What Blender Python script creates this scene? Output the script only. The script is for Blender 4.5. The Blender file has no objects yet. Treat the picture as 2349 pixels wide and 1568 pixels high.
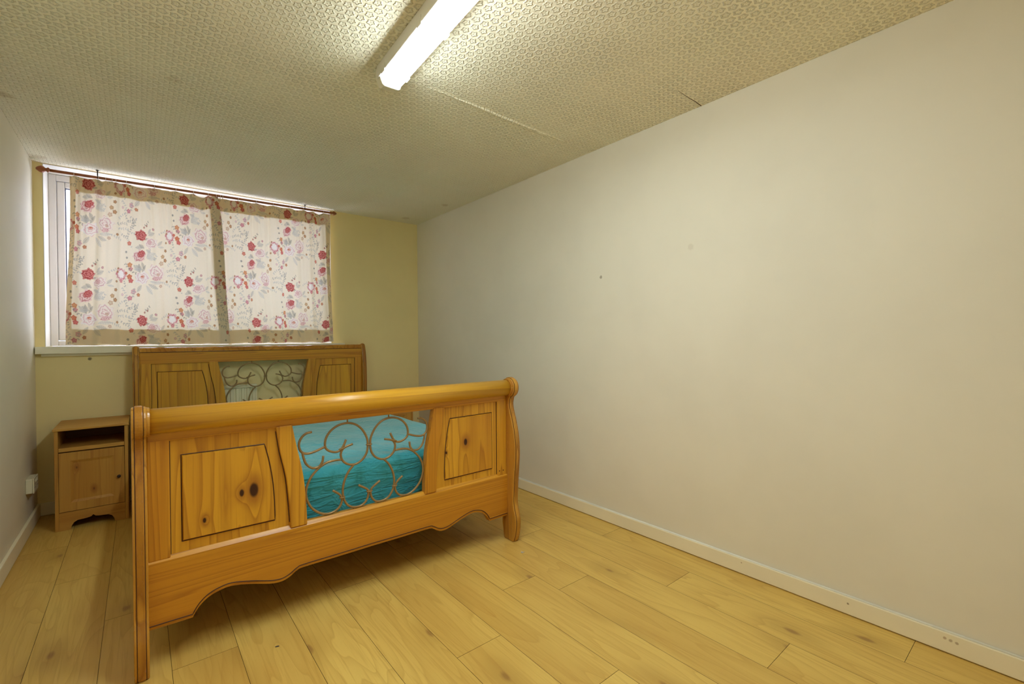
import bpy, bmesh, math, random
import numpy as np
from mathutils import Vector, Matrix

sc = bpy.context.scene
COL = sc.collection
R = math.radians
random.seed(7)

# ------------------------------------------------------------------ camera
F_PX, CAM_H = 1050.1, 1.18
yaw, pitch, roll = R(39.2108), R(-0.4418), R(-0.4848)
Fw = Vector((math.sin(yaw), math.cos(yaw), 0)); Rt = Vector((math.cos(yaw), -math.sin(yaw), 0)); Up = Vector((0, 0, 1))
F2 = Fw * math.cos(pitch) + Up * math.sin(pitch); U2 = Up * math.cos(pitch) - Fw * math.sin(pitch)
R3 = Rt * math.cos(roll) + U2 * math.sin(roll); U3 = U2 * math.cos(roll) - Rt * math.sin(roll)
cd = bpy.data.cameras.new('camera'); cam = bpy.data.objects.new('camera', cd); COL.objects.link(cam)
cd.sensor_width = 36.0; cd.sensor_fit = 'HORIZONTAL'; cd.lens = F_PX / 2349 * 36; cd.clip_start = 0.02
M = Matrix.Identity(4)
for i in range(3):
    M[i][0] = R3[i]; M[i][1] = U3[i]; M[i][2] = -F2[i]
M[0][3], M[1][3], M[2][3] = 0, 0, CAM_H
cam.matrix_world = M
sc.camera = cam

# ------------------------------------------------------------------ world, exposure
SKY = 6.7
LAMP = 60.0
w = bpy.data.worlds.new('sky'); sc.world = w; w.use_nodes = True
bg = w.node_tree.nodes['Background']
bg.inputs['Color'].default_value = (0.74, 0.80, 1.0, 1); bg.inputs['Strength'].default_value = SKY
sc.view_settings.view_transform = 'Standard'; sc.view_settings.look = 'None'
sc.view_settings.exposure = 0.37; sc.view_settings.gamma = 1.0; sc.view_settings.use_curve_mapping = False
sc.cycles.use_denoising = True
sc.cycles.max_bounces = 12; sc.cycles.diffuse_bounces = 6; sc.cycles.transmission_bounces = 8

# ------------------------------------------------------------------ room numbers
XL, XR, YB, YF, HC = -0.542, 2.321, 4.434, -0.75, 2.40
T = 0.12
TB = 0.34          # back wall: the window sits in a deep reveal
YW = YB + 0.212    # room face of the window frame

# ------------------------------------------------------------------ helpers
def setp(o, label=None, cat=None, group=None, kind=None):
    if label: o['label'] = label
    if cat: o['category'] = cat
    if group: o['group'] = group
    if kind: o['kind'] = kind
    return o

def empty(name, loc=(0, 0, 0), rz=0.0):
    o = bpy.data.objects.new(name, None); COL.objects.link(o)
    o.location = loc; o.rotation_euler = (0, 0, rz); o.empty_display_size = 0.1
    return o

def obj(name, bm, mat, parent=None, bevel=0.0, segs=2, smooth=False, weld=False, angle=40):
    bmesh.ops.recalc_face_normals(bm, faces=bm.faces[:])
    me = bpy.data.meshes.new(name); bm.to_mesh(me); bm.free()
    o = bpy.data.objects.new(name, me); COL.objects.link(o)
    if mat: me.materials.append(mat)
    if parent: o.parent = parent
    if bevel > 0:
        m = o.modifiers.new('Bevel', 'BEVEL'); m.width = bevel; m.segments = segs; m.limit_method = 'ANGLE'; m.angle_limit = R(angle)
        m.harden_normals = False
    if smooth:
        for p in me.polygons: p.use_smooth = True
    return o

def NB(): return bmesh.new()

def box(bm, x0, x1, y0, y1, z0, z1):
    v = [bm.verts.new((x, y, z)) for z in (z0, z1) for y in (y0, y1) for x in (x0, x1)]
    for f in ((0, 1, 3, 2), (4, 6, 7, 5), (0, 4, 5, 1), (2, 3, 7, 6), (0, 2, 6, 4), (1, 5, 7, 3)):
        bm.faces.new([v[i] for i in f])

def prism(bm, pts, a0, a1, plane='XZ', mat=None):
    """extrude a closed polygon; XZ -> along Y, YZ -> along X, XY -> along Z"""
    def mk(p, a):
        if plane == 'XZ': return (p[0], a, p[1])
        if plane == 'YZ': return (a, p[0], p[1])
        return (p[0], p[1], a)
    A = [bm.verts.new(mk(p, a0)) for p in pts]; B = [bm.verts.new(mk(p, a1)) for p in pts]
    n = len(pts)
    bm.faces.new(A); bm.faces.new(B[::-1])
    for i in range(n):
        bm.faces.new((A[i], B[i], B[(i + 1) % n], A[(i + 1) % n]))

def strip(bm, lower, upper, y0, y1):
    """solid between two polylines (same count) in XZ, extruded along Y"""
    n = len(lower)
    rows = []
    for y in (y0, y1):
        rows.append(([bm.verts.new((p[0], y, p[1])) for p in lower], [bm.verts.new((p[0], y, p[1])) for p in upper]))
    (l0, u0), (l1, u1) = rows
    for i in range(n - 1):
        bm.faces.new((l0[i], l0[i + 1], u0[i + 1], u0[i])); bm.faces.new((l1[i], u1[i], u1[i + 1], l1[i + 1]))
        bm.faces.new((l0[i], l1[i], l1[i + 1], l0[i + 1])); bm.faces.new((u0[i], u0[i + 1], u1[i + 1], u1[i]))
    bm.faces.new((l0[0], u0[0], u1[0], l1[0])); bm.faces.new((l0[-1], l1[-1], u1[-1], u0[-1]))

def catmull(pts, n=6, closed=False):
    P = [Vector(p) for p in pts]; out = []
    N = len(P)
    rng = range(N) if closed else range(N - 1)
    for i in rng:
        if closed: p0, p1, p2, p3 = P[(i - 1) % N], P[i], P[(i + 1) % N], P[(i + 2) % N]
        else:
            p1, p2 = P[i], P[i + 1]
            p0 = P[i - 1] if i > 0 else p1 * 2 - p2
            p3 = P[i + 2] if i + 2 < N else p2 * 2 - p1
        for k in range(n):
            t = k / n
            out.append(0.5 * ((2 * p1) + (p2 - p0) * t + (2 * p0 - 5 * p1 + 4 * p2 - p3) * t * t + (3 * p1 - p0 - 3 * p2 + p3) * t ** 3))
    if not closed: out.append(P[-1])
    return out

def tube(bm, pts, r, segs=8, closed=False, rad=None):
    P = [Vector(p) for p in pts]; n = len(P); rings = []
    prev = None
    for i in range(n):
        if closed: t = P[(i + 1) % n] - P[(i - 1) % n]
        else: t = P[min(i + 1, n - 1)] - P[max(i - 1, 0)]
        t.normalize()
        if prev is None:
            a = Vector((0, 1, 0)) if abs(t.y) < 0.9 else Vector((1, 0, 0))
            nrm = (a - t * a.dot(t)).normalized()
        else:
            nrm = (prev - t * prev.dot(t)).normalized()
        prev = nrm; b = t.cross(nrm)
        rr = rad[i] if rad else r
        rings.append([bm.verts.new(P[i] + (nrm * math.cos(2 * math.pi * k / segs) + b * math.sin(2 * math.pi * k / segs)) * rr) for k in range(segs)])
    for i in range(n if closed else n - 1):
        A, B = rings[i], rings[(i + 1) % n]
        for k in range(segs):
            bm.faces.new((A[k], A[(k + 1) % segs], B[(k + 1) % segs], B[k]))
    if not closed:
        bm.faces.new(rings[0][::-1]); bm.faces.new(rings[-1])

def lathe(bm, prof, axis='X', center=(0, 0, 0), segs=24):
    """prof: list of (position along axis, radius)"""
    c = Vector(center); rings = []
    for a, r in prof:
        ring = []
        for k in range(segs):
            th = 2 * math.pi * k / segs; p, q = r * math.cos(th), r * math.sin(th)
            off = {'X': (a, p, q), 'Y': (p, a, q), 'Z': (p, q, a)}[axis]
            ring.append(bm.verts.new(c + Vector(off)))
        rings.append(ring)
    for A, B in zip(rings, rings[1:]):
        for k in range(segs):
            bm.faces.new((A[k], A[(k + 1) % segs], B[(k + 1) % segs], B[k]))
    bm.faces.new(rings[0][::-1]); bm.faces.new(rings[-1])

# ------------------------------------------------------------------ materials
def newmat(name):
    m = bpy.data.materials.new(name); m.use_nodes = True
    nt = m.node_tree; return m, nt, nt.nodes['Principled BSDF']

def N(nt, typ, **kw):
    n = nt.nodes.new(typ)
    for k, v in kw.items(): setattr(n, k, v)
    return n

def val(nt, x, sock):
    if isinstance(x, (int, float)): sock.default_value = x
    elif isinstance(x, (tuple, list)): sock.default_value = x
    else: nt.links.new(x, sock)

def math_(nt, op, a, b=None, c=None, clamp=False):
    n = N(nt, 'ShaderNodeMath', operation=op, use_clamp=clamp)
    val(nt, a, n.inputs[0])
    if b is not None: val(nt, b, n.inputs[1])
    if c is not None: val(nt, c, n.inputs[2])
    return n.outputs[0]

def vmath(nt, op, a, b=None):
    n = N(nt, 'ShaderNodeVectorMath', operation=op)
    val(nt, a, n.inputs[0])
    if b is not None: val(nt, b, n.inputs[1])
    return n.outputs['Value'] if op in ('DISTANCE', 'LENGTH', 'DOT_PRODUCT') else n.outputs[0]

def mixc(nt, fac, a, b, mode='MIX'):
    n = N(nt, 'ShaderNodeMix', data_type='RGBA', blend_type=mode)
    val(nt, fac, n.inputs['Factor'])
    val(nt, a if not isinstance(a, tuple) else (*a[:3], 1), n.inputs['A']); val(nt, b if not isinstance(b, tuple) else (*b[:3], 1), n.inputs['B'])
    return n.outputs['Result']

def ramp(nt, fac, stops):
    n = N(nt, 'ShaderNodeValToRGB'); e = n.color_ramp.elements
    while len(e) < len(stops): e.new(0.5)
    for i, (p, c) in enumerate(stops):
        e[i].position = p; e[i].color = (*c[:3], 1) if isinstance(c, tuple) else (c, c, c, 1)
    val(nt, fac, n.inputs[0]); return n.outputs[0]

def maprange(nt, v, a, b, c=0.0, d=1.0, smooth=True):
    n = N(nt, 'ShaderNodeMapRange', interpolation_type='SMOOTHSTEP' if smooth else 'LINEAR')
    val(nt, v, n.inputs[0]); n.inputs[1].default_value = a; n.inputs[2].default_value = b
    n.inputs[3].default_value = c; n.inputs[4].default_value = d
    return n.outputs[0]

def noise(nt, vec, scale, detail=3, rough=0.5, dist=0.0):
    n = N(nt, 'ShaderNodeTexNoise'); val(nt, vec, n.inputs['Vector'])
    n.inputs['Scale'].default_value = scale; n.inputs['Detail'].default_value = detail
    n.inputs['Roughness'].default_value = rough; n.inputs['Distortion'].default_value = dist
    return n.outputs['Fac']

def bump(nt, h, strength, dist, bsdf, normal=None):
    n = N(nt, 'ShaderNodeBump'); val(nt, h, n.inputs['Height']); n.inputs['Strength'].default_value = strength
    n.inputs['Distance'].default_value = dist; nt.links.new(n.outputs[0], bsdf.inputs['Normal'])

def plain(name, col, rough=0.5, metal=0.0, spec=0.5, var=0.06, vscale=8.0, bmp=0.0):
    m, nt, b = newmat(name)
    tc = N(nt, 'ShaderNodeTexCoord')
    nz = noise(nt, tc.outputs['Object'], vscale, 4, 0.6)
    f = maprange(nt, nz, 0.3, 0.7)
    dark = tuple(c * (1 - var) for c in col); lite = tuple(min(1, c * (1 + var)) for c in col)
    nt.links.new(mixc(nt, f, dark, lite), b.inputs['Base Color'])
    b.inputs['Roughness'].default_value = rough; b.inputs['Metallic'].default_value = metal
    b.inputs['Specular IOR Level'].default_value = spec
    if bmp: bump(nt, noise(nt, tc.outputs['Object'], vscale * 12, 3), bmp, 0.002, b)
    return m

def wood(name, grain='Z', lite=(0.76, 0.39, 0.032), mid=(0.62, 0.275, 0.020), dark=(0.32, 0.098, 0.009), rough=0.34, knots=(), rings=10.0, cross=8.0, along=0.30, wear=0.0, shift=True, spread=1.0):
    """pine: level lines of a stretched noise; knots are (x,y,z,radius) in object space"""
    m, nt, b = newmat(name)
    tc = N(nt, 'ShaderNodeTexCoord'); P = tc.outputs['Object']
    oi = N(nt, 'ShaderNodeObjectInfo')
    rnd = math_(nt, 'MULTIPLY', oi.outputs['Random'], 37.0)
    s = {'X': (along, cross, cross), 'Y': (cross, along, cross), 'Z': (cross, cross, along)}[grain]
    mp = N(nt, 'ShaderNodeMapping'); nt.links.new(P, mp.inputs['Vector']); mp.inputs['Scale'].default_value = s
    cx = N(nt, 'ShaderNodeCombineXYZ')
    for i in range(3): nt.links.new(rnd, cx.inputs[i])
    V = vmath(nt, 'ADD', mp.outputs[0], cx.outputs[0]) if shift else mp.outputs[0]
    n1 = noise(nt, V, 1.0, 1.6, 0.45)
    field = math_(nt, 'MULTIPLY', n1, rings)
    kd = None
    for (kx, ky, kz, kr) in knots:
        ks = {'X': (0.55, 1, 1), 'Y': (1, 0.55, 1), 'Z': (1, 1, 0.55)}[grain]
        mk = N(nt, 'ShaderNodeMapping'); nt.links.new(P, mk.inputs['Vector'])
        mk.inputs['Scale'].default_value = ks; mk.inputs['Location'].default_value = (-kx * ks[0], -ky * ks[1], -kz * ks[2])
        d = vmath(nt, 'LENGTH', mk.outputs[0])
        bend = math_(nt, 'DIVIDE', 1.3, math_(nt, 'ADD', 1.0, math_(nt, 'POWER', math_(nt, 'DIVIDE', d, kr * 1.7), 2.0)))
        field = math_(nt, 'ADD', field, bend)
        k = maprange(nt, d, kr * 0.55, kr * 0.95, 1.0, 0.0)
        halo = maprange(nt, d, kr * 0.9, kr * 2.6, 0.55, 0.0)
        kd = (k, halo) if kd is None else (math_(nt, 'MAXIMUM', kd[0], k), math_(nt, 'MAXIMUM', kd[1], halo))
    fr = math_(nt, 'FRACT', field)
    line = ramp(nt, fr, [(0.0, 0.15), (0.45, 0.28), (0.80, 0.62), (0.93, 1.0), (1.0, 0.15)])
    fs = {'X': (3, 160, 160), 'Y': (160, 3, 160), 'Z': (160, 160, 3)}[grain]
    mf = N(nt, 'ShaderNodeMapping'); nt.links.new(P, mf.inputs['Vector']); mf.inputs['Scale'].default_value = fs
    fib = noise(nt, mf.outputs[0], 1.0, 3, 0.6)
    big = noise(nt, V, 0.45, 2, 0.5)
    base = mixc(nt, maprange(nt, big, 0.35, 0.65), lite, mid)
    c = mixc(nt, math_(nt, 'MULTIPLY', line, 0.62 * spread), base, dark)
    c = mixc(nt, math_(nt, 'MULTIPLY', maprange(nt, fib, 0.45, 0.75), 0.28), c, dark)
    if kd:
        c = mixc(nt, kd[1], c, (0.30, 0.09, 0.014)); c = mixc(nt, kd[0], c, (0.045, 0.012, 0.006))
    if wear:
        wn = noise(nt, P, 34, 4, 0.7)
        c = mixc(nt, maprange(nt, wn, 0.66, 0.74, 0, wear), c, (0.62, 0.42, 0.12))
    nt.links.new(c, b.inputs['Base Color'])
    b.inputs['Roughness'].default_value = rough
    rr = math_(nt, 'ADD', rough - 0.05, math_(nt, 'MULTIPLY', fib, 0.12)); nt.links.new(rr, b.inputs['Roughness'])
    b.inputs['Specular IOR Level'].default_value = 0.45
    bump(nt, fib, 0.12, 0.0008, b)
    return m

def wall_paint(name, col, stain=(), patch=0.05):
    m, nt, b = newmat(name)
    tc = N(nt, 'ShaderNodeTexCoord'); P = tc.outputs['Object']
    n1 = noise(nt, P, 1.6, 4, 0.55)
    c = mixc(nt, maprange(nt, n1, 0.35, 0.65), tuple(x * (1 - patch) for x in col), col)
    for (sx, sy, sz, r, k, sc_) in stain:
        d = vmath(nt, 'DISTANCE', P, (sx, sy, sz))
        d = math_(nt, 'ADD', d, math_(nt, 'MULTIPLY', math_(nt, 'SUBTRACT', noise(nt, P, 45, 3), 0.5), r * 1.2))
        c = mixc(nt, maprange(nt, d, r * 0.5, r, k, 0.0), c, sc_)
    nt.links.new(c, b.inputs['Base Color']); b.inputs['Roughness'].default_value = 0.62
    b.inputs['Specular IOR Level'].default_value = 0.3
    h = math_(nt, 'ADD', noise(nt, P, 9, 5, 0.6), math_(nt, 'MULTIPLY', noise(nt, P, 140, 2), 0.15))
    bump(nt, h, 0.10, 0.004, b)
    return m

# ---- ceiling: embossed paper of lobed rosettes on a staggered lattice
def ceiling_mat():
    m, nt, b = newmat('embossed_ceiling_paper')
    tc = N(nt, 'ShaderNodeTexCoord'); P = tc.outputs['Object']
    sep = N(nt, 'ShaderNodeSeparateXYZ'); nt.links.new(P, sep.inputs[0]); X, Y = sep.outputs[0], sep.outputs[1]
    AX, AY = 0.0405, 0.076
    def cell(ox, oy):
        fx = math_(nt, 'MULTIPLY', math_(nt, 'SUBTRACT', math_(nt, 'FRACT', math_(nt, 'DIVIDE', math_(nt, 'ADD', X, ox + 8.1), AX)), 0.5), AX)
        fy = math_(nt, 'MULTIPLY', math_(nt, 'SUBTRACT', math_(nt, 'FRACT', math_(nt, 'DIVIDE', math_(nt, 'ADD', Y, oy + 7.6), AY)), 0.5), AY)
        r = math_(nt, 'SQRT', math_(nt, 'ADD', math_(nt, 'POWER', fx, 2.0), math_(nt, 'POWER', fy, 2.0)))
        th = math_(nt, 'ARCTAN2', fy, fx)
        r0 = math_(nt, 'ADD', 0.0130, math_(nt, 'MULTIPLY', math_(nt, 'COSINE', math_(nt, 'MULTIPLY', th, 5.0)), 0.0022))
        d = math_(nt, 'ABSOLUTE', math_(nt, 'SUBTRACT', r, r0))
        ringh = maprange(nt, d, 0.0, 0.0050, 1.0, 0.0)
        dot = maprange(nt, r, 0.0, 0.0035, 0.5, 0.0)
        return math_(nt, 'MAXIMUM', ringh, dot)
    h = math_(nt, 'MAXIMUM', cell(0, 0), cell(AX / 2, AY / 2))
    fine = noise(nt, P, 260, 2, 0.6)
    worn = maprange(nt, noise(nt, P, 3.0, 3), 0.35, 0.6, 0.7, 1.0)
    h = math_(nt, 'ADD', math_(nt, 'MULTIPLY', h, worn), math_(nt, 'MULTIPLY', fine, 0.22))
    # paper seams: low ridges across the room
    wob = math_(nt, 'MULTIPLY', math_(nt, 'SUBTRACT', noise(nt, P, 5, 2), 0.5), 0.03)
    for ys, amp, wd in ((1.24, 0.25, 0.006), (1.985, 0.30, 0.012), (2.96, 0.35, 0.012), (3.75, 0.3, 0.012)):
        dd = math_(nt, 'ABSOLUTE', math_(nt, 'SUBTRACT', math_(nt, 'ADD', Y, wob), ys))
        h = math_(nt, 'ADD', h, maprange(nt, dd, 0.0, wd, amp, 0.0))
    n1 = noise(nt, P, 1.3, 4, 0.55)
    c = mixc(nt, maprange(nt, n1, 0.35, 0.65), CEIL, tuple(min(0.98, x * 1.04) for x in CEIL))
    for (sx, sy, r, k) in ((0.144, 2.649, 0.040, 0.16), (0.06, 2.25, 0.03, 0.12), (-0.51, 3.33, 0.05, 0.4), (2.18, 3.62, 0.04, 0.35), (2.10, 4.25, 0.05, 0.3), (-0.5, 4.3, 0.05, 0.3)):
        d = vmath(nt, 'DISTANCE', P, (sx, sy, HC))
        d = math_(nt, 'ADD', d, math_(nt, 'MULTIPLY', math_(nt, 'SUBTRACT', noise(nt, P, 40, 3), 0.5), r * 1.3))
        c = mixc(nt, maprange(nt, d, r * 0.5, r, k, 0.0), c, (0.50, 0.32, 0.10))
    nt.links.new(c, b.inputs['Base Color']); b.inputs['Roughness'].default_value = 0.7
    b.inputs['Specular IOR Level'].default_value = 0.25
    bump(nt, h, 1.0, 0.0054, b)
    return m

# ---- laminate floor: per-plank random from a face attribute
def floor_mat():
    m, nt, b = newmat('oak_laminate')
    tc = N(nt, 'ShaderNodeTexCoord'); P = tc.outputs['Object']
    at = N(nt, 'ShaderNodeAttribute', attribute_name='plank'); rnd = at.outputs['Fac']
    mp = N(nt, 'ShaderNodeMapping'); nt.links.new(P, mp.inputs['Vector']); mp.inputs['Scale'].default_value = (5.2, 0.75, 1)
    cx = N(nt, 'ShaderNodeCombineXYZ')
    for i in range(3): nt.links.new(math_(nt, 'MULTIPLY', rnd, 61.0 + 13 * i), cx.inputs[i])
    V = vmath(nt, 'ADD', mp.outputs[0], cx.outputs[0])
    n1 = noise(nt, V, 1.0, 2.0, 0.5, 0.3)
    fr = math_(nt, 'FRACT', math_(nt, 'MULTIPLY', n1, 13.0))
    line = ramp(nt, fr, [(0.0, 0.0), (0.5, 0.15), (0.85, 0.6), (0.95, 1.0), (1.0, 0.0)])
    mf = N(nt, 'ShaderNodeMapping'); nt.links.new(V, mf.inputs['Vector']); mf.inputs['Scale'].default_value = (22, 4.5, 1)
    fib = noise(nt, mf.outputs[0], 1.0, 4, 0.65)
    big = noise(nt, V, 0.8, 2, 0.5)
    lite, dark = FLOOR_L, FLOOR_D
    c = mixc(nt, maprange(nt, big, 0.3, 0.7), lite, tuple(0.5 * (a + d) for a, d in zip(lite, dark)))
    c = mixc(nt, math_(nt, 'MULTIPLY', line, 0.42), c, dark)
    c = mixc(nt, math_(nt, 'MULTIPLY', maprange(nt, fib, 0.48, 0.72), 0.45), c, dark)
    c = mixc(nt, math_(nt, 'MULTIPLY', rnd, 0.22), c, dark)
    # knots
    vo = N(nt, 'ShaderNodeTexVoronoi', voronoi_dimensions='2D'); vo.inputs['Scale'].default_value = 1.0
    mv = N(nt, 'ShaderNodeMapping'); nt.links.new(V, mv.inputs['Vector']); mv.inputs['Scale'].default_value = (0.62, 1.9, 1)
    nt.links.new(mv.outputs[0], vo.inputs['Vector'])
    dk = math_(nt, 'ADD', vo.outputs['Distance'], math_(nt, 'MULTIPLY', math_(nt, 'SUBTRACT', noise(nt, V, 9, 2), 0.5), 0.07))
    c = mixc(nt, maprange(nt, dk, 0.05, 0.26, 0.34, 0.0), c, tuple(0.75 * x for x in dark))
    c = mixc(nt, maprange(nt, dk, 0.01, 0.055, 0.6, 0.0), c, (0.24, 0.105, 0.03))
    nt.links.new(c, b.inputs['Base Color'])
    nt.links.new(math_(nt, 'ADD', 0.34, math_(nt, 'MULTIPLY', fib, 0.14)), b.inputs['Roughness'])
    b.inputs['Specular IOR Level'].default_value = 0.4
    bump(nt, fib, 0.06, 0.0008, b)
    return m

CEIL = (0.97, 0.885, 0.68)
FLOOR_L, FLOOR_D = (0.79, 0.555, 0.14), (0.50, 0.272, 0.050)
WALL = (0.82, 0.762, 0.62)
M_wallR = wall_paint('magnolia_paint', WALL, stain=((XR, 1.93, 1.57, 0.012, 0.6, (0.2, 0.14, 0.08)), (XR, 1.31, 1.665, 0.02, 0.25, (0.5, 0.42, 0.3))))
M_wallL = wall_paint('magnolia_paint_pale', (0.86, 0.79, 0.62), stain=((XL, 3.46, 1.98, 0.012, 0.7, (0.35, 0.25, 0.02)), (XL, 3.2, 0.55, 0.05, 0.25, (0.55, 0.4, 0.2))))
M_wallB = wall_paint('cream_paint', (0.90, 0.77, 0.40), stain=((-0.27, YB, 1.06, 0.014, 0.8, (0.12, 0.08, 0.04)), (1.45, YB, 1.05, 0.03, 0.1, (0.4, 0.3, 0.1))))
M_ceil = ceiling_mat()
M_floor = floor_mat()
M_gap = plain('dark_gap', (0.10, 0.05, 0.015), 0.8)
M_skirt = wall_paint('skirting_gloss', (0.90, 0.81, 0.58), patch=0.06, stain=((XR - 0.015, 0.300, 0.056, 0.006, 0.6, (0.3, 0.18, 0.08)), (XR - 0.015, 0.285, 0.053, 0.007, 0.6, (0.3, 0.18, 0.08)), (XR - 0.015, 0.268, 0.051, 0.006, 0.6, (0.3, 0.18, 0.08)), (XR - 0.015, 0.60, 0.050, 0.006, 0.8, (0.22, 0.13, 0.05)), (XR - 0.015, 1.04, 0.058, 0.005, 0.6, (0.3, 0.18, 0.08))))
M_white = plain('white_upvc', (0.66, 0.66, 0.66), 0.3, var=0.02)
M_reveal = plain('reveal_paint', (0.84, 0.84, 0.82), 0.5, var=0.02)
M_sill = plain('sill_gloss_paint', (0.90, 0.86, 0.68), 0.35, var=0.04, vscale=5)
M_gasket = plain('gasket', (0.05, 0.06, 0.12), 0.6)
M_caulk = plain('caulk', (0.80, 0.78, 0.68), 0.5)
M_rad = plain('radiator_enamel', (0.84, 0.78, 0.56), 0.35, var=0.02)
M_bed_v = wood('bed_pine_upright', 'Z', cross=10.0, along=0.28, rings=13.0)
M_bed_h = wood('bed_pine_rail', 'X', cross=9.0, along=0.22, rings=16.0)
M_bed_roll = wood('bed_pine_roll', 'X', lite=(0.78, 0.44, 0.036), mid=(0.66, 0.32, 0.024), cross=5.0, along=0.35, rough=0.31, spread=0.7)
M_bed_post = wood('bed_pine_post', 'Z', lite=(0.60, 0.30, 0.040), mid=(0.46, 0.19, 0.022), dark=(0.22, 0.065, 0.010), rough=0.25, wear=0.6)
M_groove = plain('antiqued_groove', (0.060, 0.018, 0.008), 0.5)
M_iron = plain('bronze_paint', (0.32, 0.205, 0.085), 0.34, metal=0.3, var=0.1, vscale=30)
M_stand = wood('nightstand_pine', 'X', lite=(0.62, 0.345, 0.070), mid=(0.52, 0.26, 0.044), dark=(0.32, 0.12, 0.020), rough=0.42, spread=0.85)
M_stand_v = wood('nightstand_pine_upright', 'Z', lite=(0.62, 0.345, 0.070), mid=(0.52, 0.26, 0.044), dark=(0.32, 0.12, 0.020), rough=0.42, spread=0.85)
M_stand_in = plain('nightstand_inside', (0.20, 0.075, 0.025), 0.6)
M_knob = plain('dark_knob', (0.03, 0.015, 0.012), 0.3)
M_rod = wood('curtain_rod_wood', 'X', lite=(0.40, 0.13, 0.040), mid=(0.33, 0.095, 0.028), dark=(0.18, 0.045, 0.015), rough=0.35, spread=0.5)
M_ring = plain('ring_plastic', (0.80, 0.76, 0.66), 0.4)
M_metal = plain('dark_metal', (0.08, 0.07, 0.06), 0.4, metal=0.8)
M_socket = plain('socket_plastic', (0.78, 0.74, 0.55), 0.35, var=0.02)
M_tray = plain('light_tray_enamel', (0.80, 0.77, 0.70), 0.4, var=0.02)
M_cap = plain('light_cap_plastic', (0.82, 0.78, 0.62), 0.35, var=0.03)

def diffuser_mat():
    m, nt, b = newmat('lit_diffuser')
    b.inputs['Base Color'].default_value = (0.9, 0.9, 0.88, 1); b.inputs['Roughness'].default_value = 0.35
    tc = N(nt, 'ShaderNodeTexCoord')
    nz = noise(nt, tc.outputs['Object'], 6, 2)
    nt.links.new(mixc(nt, nz, (0.87, 1.0, 1.04), (0.89, 1.0, 1.06)), b.inputs['Emission Color'])
    ge = N(nt, 'ShaderNodeNewGeometry'); sp = N(nt, 'ShaderNodeSeparateXYZ'); nt.links.new(ge.outputs['True Normal'], sp.inputs[0])
    nt.links.new(maprange(nt, math_(nt, 'MULTIPLY', sp.outputs[2], -1.0), 0.0, 0.9, LAMP * 0.36, LAMP), b.inputs['Emission Strength'])
    return m
M_diff = diffuser_mat()

def glass_mat():
    m, nt, b = newmat('window_glass')
    b.inputs['Base Color'].default_value = (1, 1, 1, 1); b.inputs['Roughness'].default_value = 0.0
    b.inputs['Transmission Weight'].default_value = 1.0; b.inputs['IOR'].default_value = 1.45
    return m
M_glass = glass_mat()

def sheet_mat():
    m, nt, b = newmat('turquoise_cotton')
    tc = N(nt, 'ShaderNodeTexCoord'); P = tc.outputs['Object']
    n1 = noise(nt, P, 5, 4)
    nt.links.new(mixc(nt, maprange(nt, n1, 0.3, 0.7), (0.045, 0.42, 0.54), (0.070, 0.49, 0.61)), b.inputs['Base Color'])
    b.inputs['Roughness'].default_value = 0.75; b.inputs['Sheen Weight'].default_value = 1.0; b.inputs['Sheen Roughness'].default_value = 0.4; b.inputs['Sheen Tint'].default_value = (0.75, 0.95, 1.0, 1)
    b.inputs['Specular IOR Level'].default_value = 0.3
    def crease(sx, sy, sz, dist):
        mp = N(nt, 'ShaderNodeMapping'); nt.links.new(P, mp.inputs['Vector']); mp.inputs['Scale'].default_value = (sx, sy, sz); mp.inputs['Rotation'].default_value = (0, 0.06, 0)
        q = noise(nt, mp.outputs[0], 1.0, 3, 0.55, dist)
        return maprange(nt, math_(nt, 'ABSOLUTE', math_(nt, 'SUBTRACT', q, 0.5)), 0.0, 0.09, 1.0, 0.0)
    h = math_(nt, 'ADD', crease(3.0, 2.0, 20.0, 0.5), math_(nt, 'MULTIPLY', crease(9.0, 5.0, 14.0, 0.8), 0.5))
    h = math_(nt, 'ADD', h, math_(nt, 'MULTIPLY', noise(nt, P, 350, 2), 0.05))
    bump(nt, h, 0.55, 0.006, b)
    return m
M_sheet = sheet_mat()

def curtain_mat(name, attr=True):
    m = bpy.data.materials.new(name); m.use_nodes = True; nt = m.node_tree; nt.nodes.clear()
    out = N(nt, 'ShaderNodeOutputMaterial')
    if attr:
        col = N(nt, 'ShaderNodeAttribute', attribute_name='print').outputs['Color']
    else:
        tc = N(nt, 'ShaderNodeTexCoord')
        col = mixc(nt, noise(nt, tc.outputs['Object'], 20, 3), (0.72, 0.51, 0.17), (0.78, 0.57, 0.21))
    d = N(nt, 'ShaderNodeBsdfDiffuse'); t = N(nt, 'ShaderNodeBsdfTranslucent'); mx = N(nt, 'ShaderNodeMixShader')
    nt.links.new(col, d.inputs['Color']); nt.links.new(col, t.inputs['Color'])
    mx.inputs[0].default_value = 0.20
    nt.links.new(d.outputs[0], mx.inputs[1]); nt.links.new(t.outputs[0], mx.inputs[2]); nt.links.new(mx.outputs[0], out.inputs['Surface'])
    return m
M_curt = curtain_mat('floral_cotton'); M_hem = curtain_mat('hem_lining', False)

# ================================================================== ROOM
def struct(name, bm, mat, parent=None, **kw):
    o = obj(name, bm, mat, parent, **kw)
    if parent is None: o['kind'] = 'structure'
    return o

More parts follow.
